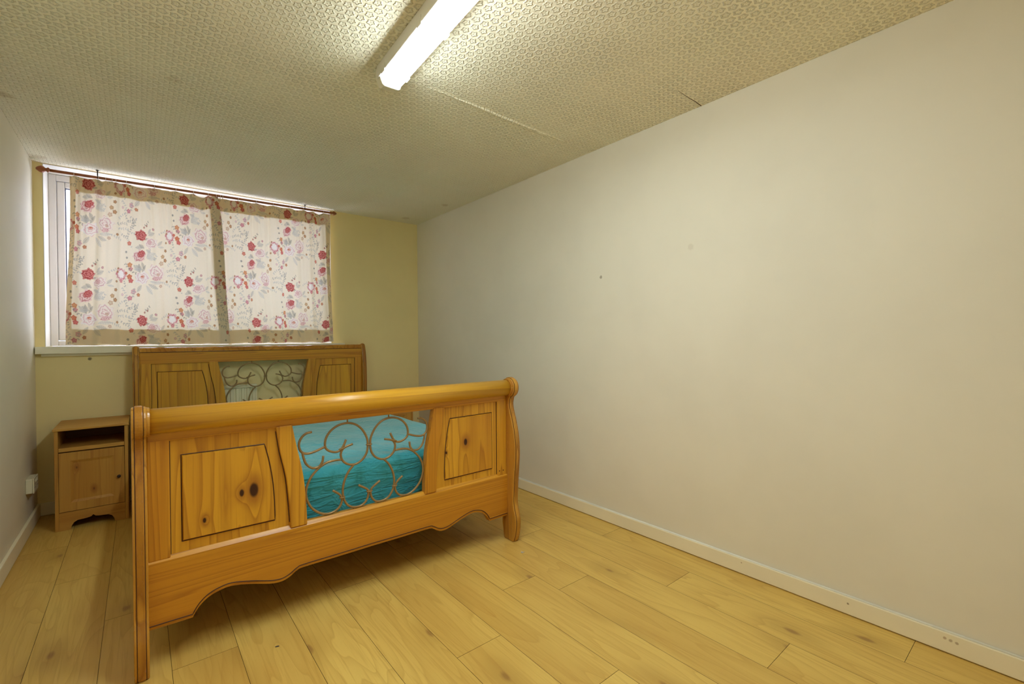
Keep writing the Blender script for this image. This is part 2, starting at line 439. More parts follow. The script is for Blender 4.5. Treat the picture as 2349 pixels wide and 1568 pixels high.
# floor: planks with real seams over a dark base
def build_floor():
    bm = NB(); lay = bm.faces.layers.float.new('plank'); rr = random.Random(3)
    Wp, L, g = 0.205, 1.39, 0.0007
    joints = {10: 1.774, 9: 1.217, 8: 0.687, 7: 1.524, 6: 0.30, 5: 1.02, 4: 0.05, 3: 0.80, 2: 1.15, 1: 0.2, 0: 0.65, -1: 1.2, -2: 0.35, -3: 0.9}
    for i in range(-4, 12):
        x0, x1 = max(0.08 + i * Wp, XL), min(0.08 + (i + 1) * Wp, XR)
        if x1 - x0 < 0.004: continue
        y = joints.get(i, rr.random()) - 2 * L
        while y < YB:
            a, b_ = max(y, YF), min(y + L, YB)
            if b_ - a > 0.01:
                v = [bm.verts.new(p) for p in ((x0 + g, a + g, 0), (x1 - g, a + g, 0), (x1 - g, b_ - g, 0), (x0 + g, b_ - g, 0))]
                lo = [bm.verts.new((p.co.x, p.co.y, -0.006)) for p in v]
                val_ = rr.random()
                fs = [bm.faces.new(v)] + [bm.faces.new((v[k], lo[k], lo[(k + 1) % 4], v[(k + 1) % 4])) for k in range(4)]
                for f in fs: f[lay] = val_
            y += L
    box(bm, XL - T, XR + T, YF - T, YB + TB, -0.08, -0.0045)
    bm.faces.ensure_lookup_table()
    o = struct('floor', bm, M_floor)
    o.data.materials.append(M_gap)
    for p in o.data.polygons:
        if abs(p.normal.z) < 0.5 or min(o.data.vertices[i].co.z for i in p.vertices) < -0.004: p.material_index = 1
    return o
build_floor()

bm = NB(); box(bm, XL - T, XR + T, YF - T, YB + TB, HC, HC + 0.1); CE = struct('ceiling', bm, M_ceil)
# lifted paper seam, split paper and a crack
bm = NB(); rr_ = random.Random(4); sp_ = []
for i in range(36):
    x = 1.10 + i * 0.028; sp_.append((x, 1.985 + 0.010 * math.sin(4 * x) + rr_.uniform(-.003, .003), HC - 0.0004))
tube(bm, sp_, 0.004, 8, rad=[0.0015 + 0.0065 * math.sin(math.pi * i / 35) ** 1.5 + rr_.uniform(0, .0012) for i in range(36)])
obj('wallpaper_seam', bm, M_ceil, CE, smooth=True)
bm = NB(); tube(bm, [(1.80, 1.996, HC), (1.86, 2.004, HC - .003), (1.90, 1.998, HC - .002), (1.95, 2.012, HC - .003), (2.0, 2.004, HC)], 0.004, 6)
obj('torn_paper', bm, M_ceil, CE, smooth=True)
bm = NB(); tube(bm, [(2.085, 1.238, HC), (2.18, 1.241, HC), (2.25, 1.239, HC), (2.318, 1.243, HC)], 0.0016, 6, rad=[.0006, .0014, .0018, .0022])
obj('ceiling_crack', bm, M_gap, CE)
bm = NB(); box(bm, XL - T, XL, YF - T, YB + TB, -0.004, HC); struct('wall_left', bm, M_wallL)
bm = NB(); box(bm, XR, XR + T, YF - T, YB + TB, -0.004, HC); struct('wall_right', bm, M_wallR)
bm = NB(); box(bm, XL, XR, YF - T, YF, -0.004, HC); struct('wall_front', bm, M_wallR)
# back wall with the window opening
WX0, WX1, WZ0, WZ1 = -0.494, 1.416, 1.150, 2.397
bm = NB()
box(bm, XL, WX0, YB, YB + TB, -0.004, HC); box(bm, WX1, XR, YB, YB + TB, -0.004, HC)
box(bm, WX0, WX1, YB, YB + TB, -0.004, WZ0); box(bm, WX0, WX1, YB, YB + TB, WZ1, HC)
struct('wall_back', bm, M_wallB)

# skirting boards (rounded top)
def skirt(name, pts, a0, a1, plane):
    bm = NB(); prism(bm, pts, a0, a1, plane); return struct(name, bm, M_skirt, bevel=0.004)
skirt('baseboard_right', [(XR, 0.003), (XR - 0.015, 0.003), (XR - 0.015, 0.078), (XR, 0.078)], YF, YB - 0.016, 'XZ')
skirt('baseboard_left', [(XL, 0.003), (XL + 0.016, 0.003), (XL + 0.016, 0.092), (XL, 0.092)], YF, YB - 0.016, 'XZ')
bm = NB(); box(bm, XL + 0.001, XR - 0.001, YB - 0.015, YB, 0.003, 0.088); struct('baseboard_back', bm, M_skirt, bevel=0.004)
# caulk bead along the top of the right skirting and paper edge along the ceiling
bm = NB(); tube(bm, [(XR - 0.006, YF + 0.01, 0.0785), (XR - 0.006, YB - 0.02, 0.0785)], 0.006, 8); struct('trim_1', bm, M_caulk, smooth=True)

# ================================================================== WINDOW
win = empty('window_1', ((WX0 + WX1) / 2, YB, WZ0)); win['kind'] = 'structure'
def wpart(name, bm, mat, **kw):
    o = obj(name, bm, mat, **kw); o.parent = win; o.matrix_parent_inverse = Matrix.Translation(-Vector(win.location)); return o
def ring_frame(x0, x1, z0, z1, wl, wt, y0, y1, wb=None):
    bm = NB(); wb = wt if wb is None else wb
    box(bm, x0, x0 + wl, y0, y1, z0, z1); box(bm, x1 - wl, x1, y0, y1, z0, z1)
    box(bm, x0 + wl, x1 - wl, y0, y1, z1 - wt, z1); box(bm, x0 + wl, x1 - wl, y0, y1, z0, z0 + wb); return bm
# white-painted reveal: two jambs and the soffit
for xa, xb in ((WX0 + 0.0005, WX0 + 0.004), (WX1 - 0.004, WX1 - 0.0005)):
    bm = NB(); box(bm, xa, xb, YB - 0.001, YW + 0.02, WZ0 + 0.001, WZ1 - 0.001); wpart('reveal_jamb', bm, M_reveal)
bm = NB(); box(bm, WX0 + 0.0005, WX1 - 0.0005, YB - 0.003, YW + 0.02, WZ1 - 0.004, WZ1 - 0.0005); wpart('reveal_soffit', bm, M_reveal)
wpart('window_frame', ring_frame(WX0 + 0.005, WX1 - 0.005, WZ0 + 0.002, WZ1 - 0.006, 0.040, 0.042, YW, YW + 0.065, 0.038), M_white, bevel=0.004)
bm = ring_frame(WX0 + 0.046, WX1 - 0.046, WZ0 + 0.041, WZ1 - 0.049, 0.043, 0.042, YW + 0.010, YW + 0.060)
wpart('window_casement', bm, M_white, bevel=0.007)
bm = NB(); box(bm, 0.44, 0.52, YW + 0.008, YW + 0.06, WZ0 + 0.04, WZ1 - 0.05); wpart('window_mullion', bm, M_white, bevel=0.004)
bm = ring_frame(WX0 + 0.088, WX1 - 0.088, WZ0 + 0.082, WZ1 - 0.090, 0.006, 0.006, YW + 0.020, YW + 0.045)
wpart('window_gasket', bm, M_gasket)
bm = NB(); box(bm, WX0 + 0.086, WX1 - 0.086, YW + 0.034, YW + 0.040, WZ0 + 0.08, WZ1 - 0.088); wpart('window_pane', bm, M_glass)
bm = NB(); box(bm, XL + 0.006, 1.52, YB - 0.058, YB - 0.0005, 1.102, 1.150); box(bm, WX0 + 0.005, WX1 - 0.005, YB - 0.0005, YW + 0.02, 1.1505, 1.1515)
wpart('window_sill', bm, M_sill, bevel=0.005)
bm = NB(); box(bm, XL + 0.03, 1.50, YB - 0.022, YB - 0.001, 1.084, 1.101); wpart('sill_batten', bm, M_sill, bevel=0.002)

# ================================================================== CURTAIN ROD
RY = YB - 0.050
def rod_z(x): return 2.3445 + (x + 0.47) / 1.90 * 0.022
rod = empty('curtain_rod', (0.46, RY, rod_z(0.46)))
setp(rod, 'thin reddish wooden curtain rod with turned finials under the ceiling', 'curtain rod')
def rpart(name, bm, mat, **kw):
    o = obj(name, bm, mat, **kw); o.parent = rod; o.matrix_parent_inverse = Matrix.Translation(-Vector(rod.location)); return o
bm = NB(); tube(bm, [(-0.455, RY, rod_z(-0.455)), (1.40, RY, rod_z(1.40))], 0.0095, 14); rpart('pole', bm, M_rod, smooth=True)
fin = [(0.0, 0.0095), (0.004, 0.016), (0.012, 0.017), (0.018, 0.011), (0.024, 0.012), (0.034, 0.021), (0.046, 0.023), (0.058, 0.018), (0.068, 0.012), (0.074, 0.006), (0.076, 0.001)]
bm = NB(); lathe(bm, [(-a * 0.9, r) for a, r in fin], 'X', (-0.452, RY, rod_z(-0.452))); rpart('finial', bm, M_rod, smooth=True)
bm = NB(); lathe(bm, [(a * 0.8, r * 0.8) for a, r in fin], 'X', (1.398, RY, rod_z(1.40))); rpart('finial', bm, M_rod, smooth=True)
for bx in (-0.212, 1.178):
    bm = NB(); z = rod_z(bx)
    tube(bm, [(bx, RY, HC - 0.001), (bx, RY, z + 0.012)], 0.0035, 8)
    tube(bm, [(bx, RY + 0.0112 * math.sin(a), z + 0.0112 * math.cos(a)) for a in [2 * math.pi * k / 16 for k in range(16)]], 0.0016, 6, True)
    lathe(bm, [(0, 0.010), (0.003, 0.009)], 'Z', (bx, RY, HC - 0.004), 12)
    rpart('bracket', bm, M_metal, smooth=True)

# ================================================================== CURTAINS
def sm(a, b, x):
    t = np.clip((x - a) / (b - a), 0, 1); return t * t * (3 - 2 * t)

class Print:
    """a painted flower print on a grid; x right, y up, metres"""
    def __init__(s, W, H, res):
        s.W, s.H, s.res = W, H, res
        s.nx, s.ny = int(W / res) + 1, int(H / res) + 1
        s.x = np.linspace(0, W, s.nx); s.y = np.linspace(0, H, s.ny)
        s.img = np.empty((s.ny, s.nx, 3)); s.img[:] = (0.88, 0.775, 0.60)
        s.rng = np.random.default_rng(5)
    def win(s, cx, cy, r):
        i0, i1 = np.searchsorted(s.x, [cx - r, cx + r]); j0, j1 = np.searchsorted(s.y, [cy - r, cy + r])
        if i1 <= i0 or j1 <= j0: return None
        X, Y = np.meshgrid(s.x[i0:i1] - cx, s.y[j0:j1] - cy); return (slice(j0, j1), slice(i0, i1)), X, Y
    def put(s, sl, col, a):
        s.img[sl] = s.img[sl] * (1 - a[..., None]) + np.asarray(col) * a[..., None]
    def rose(s, cx, cy, rx, ry, ang, style, seed):
        q = s.win(cx, cy, max(rx, ry) * 1.35)
        if not q: return
        sl, X, Y = q; ca, sa = math.cos(ang), math.sin(ang)
        x = (X * ca + Y * sa) / rx; y = (-X * sa + Y * ca) / ry
        r = np.hypot(x, y); th = np.arctan2(y, x); p = seed * 1.7
        out = 1 + .07 * np.sin(5 * th + p) + .07 * np.sin(8 * th + 2 * p) + .05 * np.sin(13 * th - p)
        rr = r / out
        mask = sm(1.0, .90, rr)
        ph = 2 * math.pi * (2.6 * rr + .22 * np.sin(3 * th + p + 3 * rr) + .16 * np.sin(5 * th - p * 2 - 4 * rr))
        l = .5 + .5 * np.sin(ph)
        edge = sm(.74, .98, rr)
        if style == 'red':
            c1, c2 = np.array((.36, .035, .035)), np.array((.74, .27, .24)); al = mask * .96
            t = np.clip(l * .95 - .25 * edge, 0, 1)[..., None]
        elif style == 'pink':
            c1, c2 = np.array((.56, .20, .20)), np.array((.83, .62, .56)); al = mask * (.93)
            t = np.clip(l * 1.25 - .1 * edge, 0, 1)[..., None]
        elif style == 'pale':
            c1, c2 = np.array((.64, .32, .33)), np.array((.87, .77, .67)); al = mask * .9
            t = np.clip(np.sqrt(l) * 1.2, 0, 1)[..., None]
        else:
            c1, c2 = np.array((.72, .42, .43)), np.array((.87, .80, .73)); al = mask * .9
            t = np.clip(np.sqrt(l) * 1.3, 0, 1)[..., None]
        c = c1 * (1 - t) + c2 * t
        s.img[sl] = s.img[sl] * (1 - al[..., None]) + c * al[..., None]
        if style == 'white':
            cc = sm(.34, .18, np.hypot(x, y - .15)); s.put(sl, (.60, .16, .07), cc * (.45 + .5 * (1 - l)))
        if style == 'crescent':
            cc = sm(.55, .42, np.hypot(x - .08, y + .02)); s.put(sl, (.88, .82, .76), cc * .95)
            ed = sm(.5, .75, rr) * mask; s.put(sl, (.58, .12, .14), ed * (.35 + .5 * (1 - l)))
    def leaf(s, cx, cy, ln, wd, ang, col, al=.6):
        q = s.win(cx, cy, ln * 1.1)
        if not q: return
        sl, X, Y = q; ca, sa = math.cos(ang), math.sin(ang)
        a = (X * ca + Y * sa) / ln; b = (-X * sa + Y * ca)
        hw = wd * np.sin(np.pi * np.clip(a, 0, 1)) ** .8
        ins = (a > 0) & (a < 1)
        e = np.clip((hw - np.abs(b)) / .0016, 0, 1) * ins
        vein = np.clip(1 - np.abs(b) / .0016, 0, 1) * ins
        side = .55 + .45 * np.sin(a * 40 + np.sign(b) * 1.2)
        s.put(sl, col, e * al * (.55 + .45 * side)); s.put(sl, tuple(c * .55 for c in col), vein * e * .6)
    def line(s, x0, y0, x1, y1, wd, col, al):
        L = math.hypot(x1 - x0, y1 - y0); cx, cy = (x0 + x1) / 2, (y0 + y1) / 2
        q = s.win(cx, cy, L * .6)
        if not q: return
        sl, X, Y = q; d = ((x1 - x0) / L, (y1 - y0) / L)
        a = X * d[0] + Y * d[1]; b = -X * d[1] + Y * d[0] + .03 * L * ((a / (L / 2)) ** 2 - 1)
        s.put(sl, col, np.clip(1.3 - np.abs(b) / wd, 0, 1) * (np.abs(a) < L / 2) * al)
    def bud(s, cx, cy, r, col, al=.9):
        q = s.win(cx, cy, r * 1.5)
        if not q: return
        sl, X, Y = q; th = np.arctan2(Y, X); rr = np.hypot(X, Y) / r / (1 + .14 * np.sin(5 * th + cx * 90))
        s.put(sl, col, sm(1, .75, rr) * al); s.put(sl, tuple(min(.9, c * 1.7 + .15) for c in col), sm(.5, .2, rr) * .7)
        s.put(sl, tuple(c * .5 for c in col), sm(.22, .1, rr) * .8)
    def sprig(s, cx, cy, ang, n, sp, col, seed):
        g = np.random.default_rng(seed); x, y = cx, cy
        for k in range(n):
            nx_, ny_ = x + sp * math.cos(ang), y + sp * math.sin(ang)
            s.line(x, y, nx_, ny_, .0010, col, .38)
            for sd in (-1, 1): s.leaf(nx_, ny_, sp * g.uniform(.5, .95), sp * .26, ang + sd * g.uniform(.5, 1.1), col, .72)
            x, y = nx_, ny_; ang += g.uniform(-.35, .35)
    def motif(s, ox, oy, sd):
        G = (.43, .41, .37); Gl = (.56, .55, .51); Br = (.40, .19, .07); Dk = (.28, .26, .22)
        P = lambda x, y: (ox + x, oy - y)          # y down like the swatch, metres
        k = .000331
        for (x, y, ln, wd, a, c) in ((770, 280, 190, 52, .4, G), (760, 250, 150, 38, 1.0, G), (640, 590, 170, 45, 2.6, Dk), (600, 560, 190, 50, 3.3, G), (690, 620, 160, 42, -.4, G),
                                      (700, 800, 290, 58, .45, Gl), (700, 820, 270, 52, .05, Gl), (720, 780, 220, 46, 1.0, Gl), (640, 1080, 190, 46, 2.0, Dk), (600, 1100, 210, 50, 2.6, G), (560, 1090, 190, 44, 3.2, Gl),
                                      (800, 1360, 310, 52, .02, Gl), (760, 1420, 250, 52, -.35, G), (700, 1450, 260, 56, -.9, Gl), (560, 1440, 210, 50, -2.2, G), (1000, 500, 170, 40, .8, G), (1010, 520, 150, 34, -.1, Gl),
                                      (1800, 200, 220, 44, 1.7, Dk), (1800, 190, 230, 46, 2.3, G), (1850, 190, 220, 40, 1.0, Dk), (640, 380, 120, 30, .2, Dk)):
            s.leaf(*P(x * k, y * k), ln * k, wd * k, a, c, .55)
        for (x, y, a, n, c) in ((1180, 1120, .35, 5, G), (1200, 1180, -.25, 5, Gl), (1240, 1020, .9, 4, Gl), (1300, 1260, -.9, 4, G), (1560, 860, -.8, 3, G), (1650, 900, -1.3, 3, Dk), (180, 900, -1.4, 6, Dk), (230, 420, 1.5, 5, G), (640, 110, 1.0, 3, Dk), (1380, 480, -1.5, 6, Gl), (1420, 700, -1.1, 5, G)):
            s.sprig(*P(x * k, y * k), a, n, 62 * k, c, int(x + y))
        for (x, y, a, n, c) in ((300, 200, 1.2, 4, G), (1000, 260, .6, 4, Gl), (1500, 560, 2.2, 4, G), (900, 900, 1.2, 3, Gl), (360, 640, 2.0, 4, Gl), (1700, 450, .9, 4, G), (1050, 1330, -.5, 5, Gl), (400, 1480, -1.9, 4, G), (1560, 1250, -.4, 4, Gl), (1480, 1040, .3, 4, G)):
            s.sprig(*P(x * k, y * k), a, n, 55 * k, c, int(x * 3 + y))
        s.rose(*P(590 * k, 1275 * k), 200 * k, 150 * k, .1, 'white', 1 + sd)
        s.rose(*P(960 * k, 1120 * k), 205 * k, 170 * k, -.3, 'pale', 2 + sd)
        s.rose(*P(960 * k, 1270 * k), 105 * k, 50 * k, .1, 'pink', 6 + sd)
        s.rose(*P(840 * k, 460 * k), 175 * k, 125 * k, .2, 'pale', 3 + sd)
        s.rose(*P(800 * k, 440 * k), 75 * k, 60 * k, .2, 'pink', 8 + sd)
        s.rose(*P(560 * k, 290 * k), 150 * k, 130 * k, .0, 'red', 4 + sd)
        s.rose(*P(520 * k, 770 * k), 170 * k, 135 * k, .5, 'pink', 5 + sd)
        s.rose(*P(560 * k, 720 * k), 110 * k, 80 * k, .5, 'red', 9 + sd)
        s.rose(*P(1340 * k, 250 * k), 145 * k, 150 * k, .3, 'crescent', 7 + sd)
        for (x, y, r, c) in ((1590, 385, 58, (.55, .09, .08)), (1590, 115, 52, (.62, .22, .22)), (1345, 400, 50, (.60, .20, .20)), (1200, 610, 42, Br), (1120, 750, 52, (.52, .30, .14)), (1185, 840, 52, Br), (1080, 910, 58, (.60, .40, .26)),
                              (1640, 640, 62, (.66, .36, .36)), (1560, 780, 58, (.58, .20, .22)), (1750, 710, 46, (.50, .18, .08)), (1385, 705, 36, (.70, .45, .42)), (1050, 1440, 42, (.60, .38, .26)), (280, 1260, 62, (.55, .12, .04)), (290, 990, 60, (.60, .22, .08)), (280, 500, 55, (.60, .16, .10)), (640, 100, 28, (.40, .16, .12)), (720, 60, 28, (.40, .16, .12)), (910, 130, 34, (.52, .25, .24)),
                              (1240, 200, 26, Br), (1260, 120, 24, Br), (1220, 420, 30, Br), (200, 1180, 40, (.5, .1, .05)), (1000, 1170, 40, (.6, .35, .25)), (1230, 1340, 34, Br), (200, 700, 30, Dk), (220, 830, 28, Dk)):
            s.bud(*P(x * k, y * k), r * k, c)
    def fill(s, px, py):
        VX, VY, H = .424, .335, .655
        for i in range(-2, 5):
            for j in range(-2, 5):
                s.motif(px + i * VX, py - i * VY + j * H, (i * 3 + j * 5) % 4)
        g = s.rng
        s.img *= (1 + g.normal(0, .012, s.img.shape[:2]))[..., None]
        s.img = np.clip(s.img, .02, .9)

def sag(xs, ring_x, depth):
    out = np.zeros_like(xs); rx = np.sort(np.array(ring_x))
    for k, (a, b) in enumerate(zip(rx[:-1], rx[1:])):
        m = (xs >= a) & (xs <= b); t = (xs[m] - a) / (b - a)
        out[m] = depth[k % len(depth)] * min(1.0, (b - a) / 0.10) * np.sin(np.pi * t) ** 1.3
    return out

def sheet_mesh(name, V, nx, ny, mat, colors=None, parent=None):
    me = bpy.data.meshes.new(name); nv = nx * ny; nf = (nx - 1) * (ny - 1)
    me.vertices.add(nv); me.vertices.foreach_set('co', V.astype(np.float32).ravel())
    idx = np.arange(nv).reshape(ny, nx)
    q = np.stack([idx[:-1, :-1], idx[:-1, 1:], idx[1:, 1:], idx[1:, :-1]], -1).reshape(-1)
    me.loops.add(nf * 4); me.loops.foreach_set('vertex_index', q.astype(np.int32))
    me.polygons.add(nf); me.polygons.foreach_set('loop_start', np.arange(0, nf * 4, 4, dtype=np.int32))
    me.update(calc_edges=True)
    me.polygons.foreach_set('use_smooth', np.ones(nf, bool))
    if colors is not None:
        at = me.color_attributes.new('print', 'FLOAT_COLOR', 'POINT')
        at.data.foreach_set('color', np.concatenate([colors.reshape(-1, 3), np.ones((nv, 1))], 1).astype(np.float32).ravel())
    me.materials.append(mat)
    o = bpy.data.objects.new(name, me); COL.objects.link(o)
    if parent: o.parent = parent
    return o

def curtain(label, top, bot, zt, zb, ring_x, sagd, print_off, y_edge, hem_l, hem_r, seed, lean):
    """top/bot: (x0,x1) at the head and at the foot; zt: function x->z"""
    W, H = 0.98, 1.21
    pr = Print(W / 0.72, H, 0.0028); pr.fill(*print_off)
    nx, ny = pr.nx, pr.ny
    def surf(s, t, back=0.0):
        """s 0..1 across, t 0 (top) .. 1 (bottom)"""
        wig = 0.006 * np.sin(2 * np.pi * 2.0 * t + seed)
        xl = top[0] + (bot[0] - top[0]) * t + 0.006 * np.sin(5 * t + seed); xr = top[1] + (bot[1] - top[1]) * t ** 0.8 + 0.005 * np.sin(6 * t + seed)
        x = xl + (xr - xl) * s + 0.004 * np.sin(2 * np.pi * 7 * s + 3 * t + seed)
        a = 0.25 + 0.75 * np.abs(np.sin(2.3 * s * np.pi + seed))
        y = YB - 0.046 + a * (0.0085 * np.sin(2 * np.pi * (9.0 * s + 0.35 * np.sin(3 * s + seed)) + 0.8 * t + seed) + 0.0045 * np.sin(2 * np.pi * 17 * s + 2 * seed) * (1 - 0.6 * t)
              + 0.002 * np.sin(2 * np.pi * 31 * s + seed) * (1 - t))
        y = y + y_edge(s) + 0.004 * np.sin(4 * t + 3 * s + seed)
        z0 = zt(x) - sag(x.ravel(), ring_x, sagd).reshape(x.shape) * (1 - t) ** 3
        zbt = zb + 0.0035 * np.sin(2 * np.pi * 5 * s + seed) + 0.002 * np.sin(2 * np.pi * 11 * s) + lean * (s - .5)
        z = z0 + (zbt - z0) * t
        return np.stack([x, y + back, z], -1)
    S, Tt = np.meshgrid(np.linspace(0, 1, nx), 1 - np.linspace(0, 1, ny))
    V = surf(S, Tt)
    xm = (top[0] + top[1]) / 2
    c = empty('curtain', (xm, YB - 0.05, zb)); setp(c, label, 'curtain', 'floral curtains at the window')
    off = Vector((-xm, -(YB - 0.05), -zb)); offn = np.array(off)
    sheet_mesh('fabric_panel', V + offn, nx, ny, M_curt, pr.img, c)
    def hem(name, s0, s1, t0, t1, n1, n2, lab, layers=1):
        for k in range(layers):
            A, B = np.meshgrid(np.linspace(s0, s1, n1), np.linspace(t1, t0, n2))
            o = sheet_mesh(name, surf(A, B, 0.0022 + 0.0015 * k) + offn, n1, n2, M_hem, None, c); o['label'] = lab
    hem('header_hem', 0.001, 0.999, 0.0, 0.088, 240, 24, 'folded tan header tape band')
    hem('bottom_hem', 0.001, 0.999, 0.905, 0.998, 240, 20, 'deep tan bottom hem')
    hem('side_hem', 0.001, hem_l, 0.089, 0.904, 14, 120, 'narrow left side hem')
    hem('side_hem', 1 - hem_r, 0.999, 0.089, 0.904, 14, 120, 'narrow right side hem')
    return c

ringL = [-0.333, -0.206, -0.168, -0.133, -0.113, -0.055, 0.107, 0.237, 0.349, 0.445]
ringR = [0.500, 0.528, 0.545, 0.655, 0.786, 0.916, 1.050, 1.162, 1.245, 1.338]
ringL[-1] = 0.446
curtain('left floral curtain panel, pink and red roses, hanging beside the bare frame', (-0.363, 0.508), (-0.383, 0.588), lambda x: np.asarray(rod_z(x)) - 0.0138, 1.158,
        ringL + [0.480, -0.363, 0.508], [0.004, 0.004, 0.02, 0.004, 0.018, 0.006, 0.014, 0.008, 0.010, 0.026, 0.004], (-0.03, 0.611), lambda s: -0.006 - 0.008 * sm(.80, .96, s), 0.035, 0.075, 0.6, 0.0)
curtain('right floral curtain panel, pink and red roses, nearest the bare wall', (0.452, 1.388), (0.515, 1.418), lambda x: np.asarray(rod_z(x)) - 0.0138, 1.160,
        ringR + [0.452, 1.388], [0.004, 0.012, 0.010, 0.006, 0.004, 0.008, 0.004, 0.008, 0.006, 0.020, 0.004], (0.225, 0.93), lambda s: 0.008 * sm(.22, .05, s) + 0.0 * s, 0.05, 0.045, 2.1, 0.006)

ORD = ['first', 'second', 'third', 'fourth', 'fifth', 'sixth', 'seventh', 'eighth', 'ninth', 'tenth', 'eleventh', 'twelfth']
def ring_bm():
    bm = NB()
    tube(bm, [(0, 0.0145 * math.sin(a), -0.004 + 0.0145 * math.cos(a)) for a in [2 * math.pi * k / 20 for k in range(20)]], 0.0013, 6, True)
    tube(bm, [(0, -0.002, -0.0185), (0, -0.006, -0.025), (0, -0.004, -0.031), (0, 0.0, -0.028)], 0.0011, 6)
    return bm
proto = None
for side, xs in (('left', ringL), ('right', ringR)):
    for i, x in enumerate(xs):
        lab = (f'thin pale curtain ring, {ORD[i]} from the left on the left curtain' if side == 'left'
               else f'thin pale curtain ring, {ORD[len(xs) - 1 - i]} from the right on the right curtain')
        if proto is None:
            proto = o = obj('curtain_ring', ring_bm(), M_ring, smooth=True)
        else:
            o = proto.copy(); COL.objects.link(o)
        o.location = (x, RY, rod_z(x)); setp(o, lab, 'curtain ring', 'curtain rings on the rod')

# ================================================================== RADIATOR
rad = empty('radiator', (0.46, YB - 0.045, 0.16)); setp(rad, 'cream panel radiator on the back wall behind the headboard', 'radiator')
bm = NB()
xs0, xs1 = 0.14, 0.775
prof = [(xs0, 0.012)]
npl = 16; wdt = (xs1 - xs0) / npl
poly_f = []
for k in range(npl):
    a = xs0 + k * wdt
    poly_f += [(a, 0.0), (a + wdt * .12, 0.012), (a + wdt * .62, 0.012), (a + wdt * .74, 0.0)]
poly_f.append((xs1, 0.0))
pts = [(x - 0.46, -y - 0.010) for x, y in poly_f] + [(xs1 - 0.46, 0.010), (xs0 - 0.46, 0.010)]
prism(bm, pts, 0.02, 0.625, 'XY')
o = obj('panel', bm, M_rad, rad)
for za, zb_ in ((0.626, 0.655), (0.0, 0.019)):
    bm = NB(); box(bm, xs0 - 0.46, xs1 - 0.46, -0.022, 0.012, za, zb_); obj('rail', bm, M_rad, rad, bevel=0.006)
for hx in (xs0 + 0.1, xs1 - 0.1):
    bm = NB(); box(bm, hx - 0.46 - 0.015, hx - 0.46 + 0.015, 0.010, 0.0445, 0.08, 0.60); obj('wall_bracket', bm, M_rad, rad)

# ================================================================== BED
bed = empty('sleigh_bed', (0.843, 2.100, 0), R(0.35))
setp(bed, 'honey pine sleigh bed with scrolled ironwork in its head and foot boards', 'bed')
U = 0.826
def bp(name, bm, mat, parent=None, label=None, **kw):
    o = obj(name, bm, mat, parent or bed, **kw)
    if label: o['label'] = label
    return o

# ---- wavy lower edge of the foot rail
ap_half = [(-0.826, 0.143), (-0.76, 0.142), (-0.697, 0.141), (-0.676, 0.174), (-0.645, 0.200), (-0.605, 0.213), (-0.565, 0.215), (-0.50, 0.199), (-0.43, 0.176), (-0.39, 0.171), (-0.36, 0.179), (-0.33, 0.197), (-0.30, 0.203), (-0.15, 0.203), (0.0, 0.204)]
seg = [ap_half[:3], ap_half[2:]]
cur = [Vector((p[0], p[1], 0)) for p in seg[0][:-1]] + catmull([(p[0], p[1], 0) for p in seg[1]], 5)
apr = [(p.x, p.y) for p in cur] + [(-p.x, p.y) for p in cur[-2::-1]]
def mull_curve(pts, n=5): return [(p.x, p.y) for p in catmull([(a, b, 0) for a, b in pts], n)]
m_out = mull_curve([(.405, .822), (.390, .715), (.369, .61), (.358, .50), (.351, .385)])
m_in = mull_curve([(.342, .822), (.322, .715), (.301, .61), (.290, .50), (.285, .385)])
rf_in = mull_curve([(.446, .752), (.430, .68), (.418, .60), (.412, .52), (.410, .432)])

